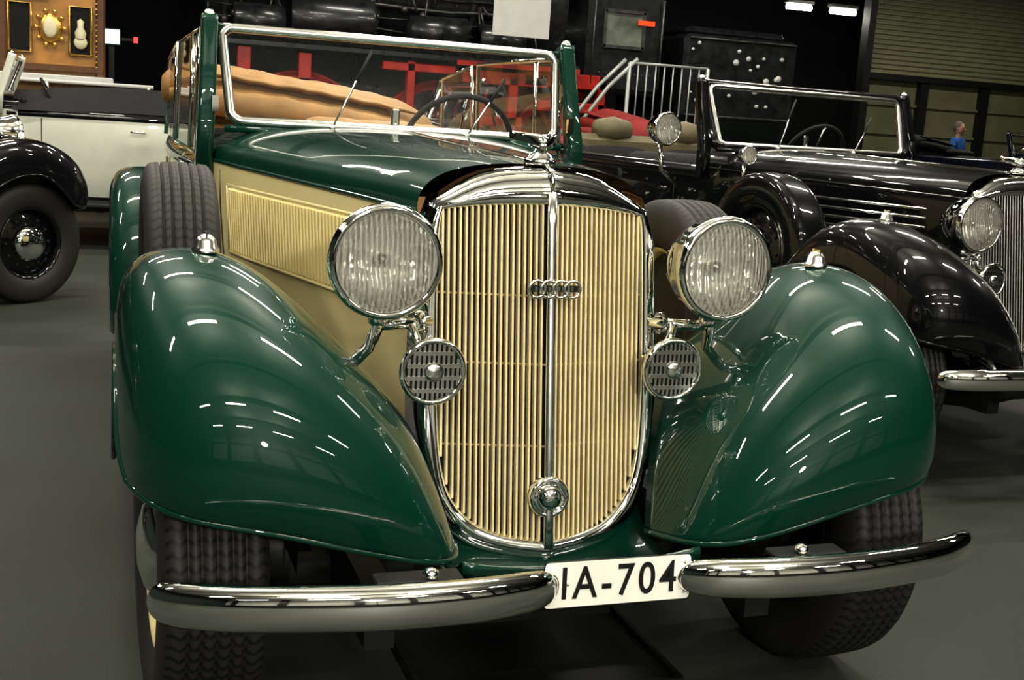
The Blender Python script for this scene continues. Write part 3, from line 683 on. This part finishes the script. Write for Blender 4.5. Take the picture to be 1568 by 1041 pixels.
# ------------------------------------------------------------ person (far right, blue jacket)
SKIN=pm('skin',(.5,.28,.19),.5,var=.1); BLUE=pm('blue_jacket',(.03,.13,.42),.7,var=.2,bump=.3); JEAN=pm('dark_trousers',(.02,.025,.04),.8,var=.2); HAIR=pm('grey_hair',(.16,.13,.10),.7,var=.3,bump=.4)
PE=empty('standing_visitor',(14.0,15.8,0),math.radians(30))
def skin_obj(name,vs,es,mat,root=0):
    me=bpy.data.meshes.new(name); me.from_pydata([v[:3] for v in vs],es,[]); o=bpy.data.objects.new(name,me); S.collection.objects.link(o); o.parent=PE
    md=o.modifiers.new('skin','SKIN'); 
    lay=me.skin_vertices[0] if me.skin_vertices else None
    if lay is None:
        bpy.context.view_layer.objects.active=o; lay=me.skin_vertices[0]
    for i,v in enumerate(vs):
        lay.data[i].radius=v[3] if isinstance(v[3],tuple) else (v[3],v[3]); lay.data[i].use_root=(i==root)
    md.use_smooth_shade=True
    s=o.modifiers.new('sub','SUBSURF'); s.levels=2; s.render_levels=2; me.materials.append(mat); return o
try:
    skin_obj('jacket',[(0,0,.92,(.17,.12)),(0,0,1.15,(.16,.11)),(0,0,1.38,(.19,.12)),(0,0,1.48,(.07,.07)),(.2,0,1.42,.075),(.27,-.02,1.15,.055),(.25,-.16,.93,.042),(-.2,0,1.42,.075),(-.27,-.02,1.15,.055),(-.24,-.18,.95,.042)],[(0,1),(1,2),(2,3),(2,4),(4,5),(5,6),(2,7),(7,8),(8,9)],BLUE)
    skin_obj('trousers',[(0,0,.93,(.16,.11)),(.09,0,.82,.095),(.1,-.02,.48,.065),(.11,.0,.08,.05),(-.09,0,.82,.095),(-.1,.02,.48,.065),(-.12,.06,.08,.05)],[(0,1),(1,2),(2,3),(0,4),(4,5),(5,6)],JEAN)
    for sx in(1,-1):
        hx,hy,hz=(.245,-.20,.87) if sx>0 else (-.235,-.22,.89)
        vs=[(hx,hy+.03,hz+.05,.028),(hx,hy,hz,.034)]; es=[(0,1)]
        skin_obj('palm',vs,es,SKIN)
        for k in range(4):
            fx=hx+(k-1.5)*.016; ln=[.065,.075,.07,.055][k]
            skin_obj('finger',[(fx,hy-.01,hz-.02,.009),(fx,hy-.03,hz-.02-ln*.5,.0085),(fx,hy-.03,hz-.02-ln,.0075)],[(0,1),(1,2)],SKIN)
        skin_obj('thumb',[(hx-sx*.02,hy-.01,hz+.01,.011),(hx-sx*.04,hy-.04,hz-.01,.01),(hx-sx*.04,hy-.055,hz-.035,.008)],[(0,1),(1,2)],SKIN)
except Exception as ex:
    print('skin fail',ex)
b=MB(); b.lathe([(.055,0),(.052,.1)],(0,0,1.46),(0,-.1,1),SKIN,16); b.sphere((0,-.01,1.64),.1,SKIN,20,(.8,.95,1.2)); b.sphere((0,.015,1.67),.104,HAIR,20,(.84,.95,1.1))
b.lathe([(.018,0),(.012,.02),(0,.03)],(0,-.10,1.63),(0,-1,-.2),SKIN,10)
for sx in(1,-1): b.sphere((sx*.03,-.098,1.655),.011,INK,8); b.sphere((sx*.082,0,1.64),.022,SKIN,8,(.4,.8,1.3))
b.box((0,-.103,1.585),(.045,.008,.008),pm('lips',(.3,.1,.08),.5,var=.1))
for sx,y in((.11,-.05),(-.12,.01)): b.sphere((sx,y,.05),.1,INK,12,(.5,1.3,.5))
b.build('head_and_shoes',PE)

# ------------------------------------------------------------ world & camera
w=bpy.data.worlds.new('World'); S.world=w; w.use_nodes=True; w.node_tree.nodes['Background'].inputs[0].default_value=(.03,.035,.035,1); w.node_tree.nodes['Background'].inputs[1].default_value=1
yaw,pit,rol=.3385,.1867,.0653
F=A(math.sin(yaw)*math.cos(pit),math.cos(yaw)*math.cos(pit),-math.sin(pit)); R0=A(math.cos(yaw),-math.sin(yaw),0); U0=np.cross(R0,F)
R=math.cos(rol)*R0+math.sin(rol)*U0; U=-math.sin(rol)*R0+math.cos(rol)*U0
cd=bpy.data.cameras.new('Camera'); cd.sensor_fit='HORIZONTAL'; cd.sensor_width=36; cd.lens=1801.3/1568*36; cd.clip_end=200
cam=bpy.data.objects.new('Camera',cd); S.collection.objects.link(cam); S.camera=cam
cam.matrix_world=Matrix(((R[0],U[0],-F[0],-.9246),(R[1],U[1],-F[1],-2.4973),(R[2],U[2],-F[2],1.3162),(0,0,0,1)))
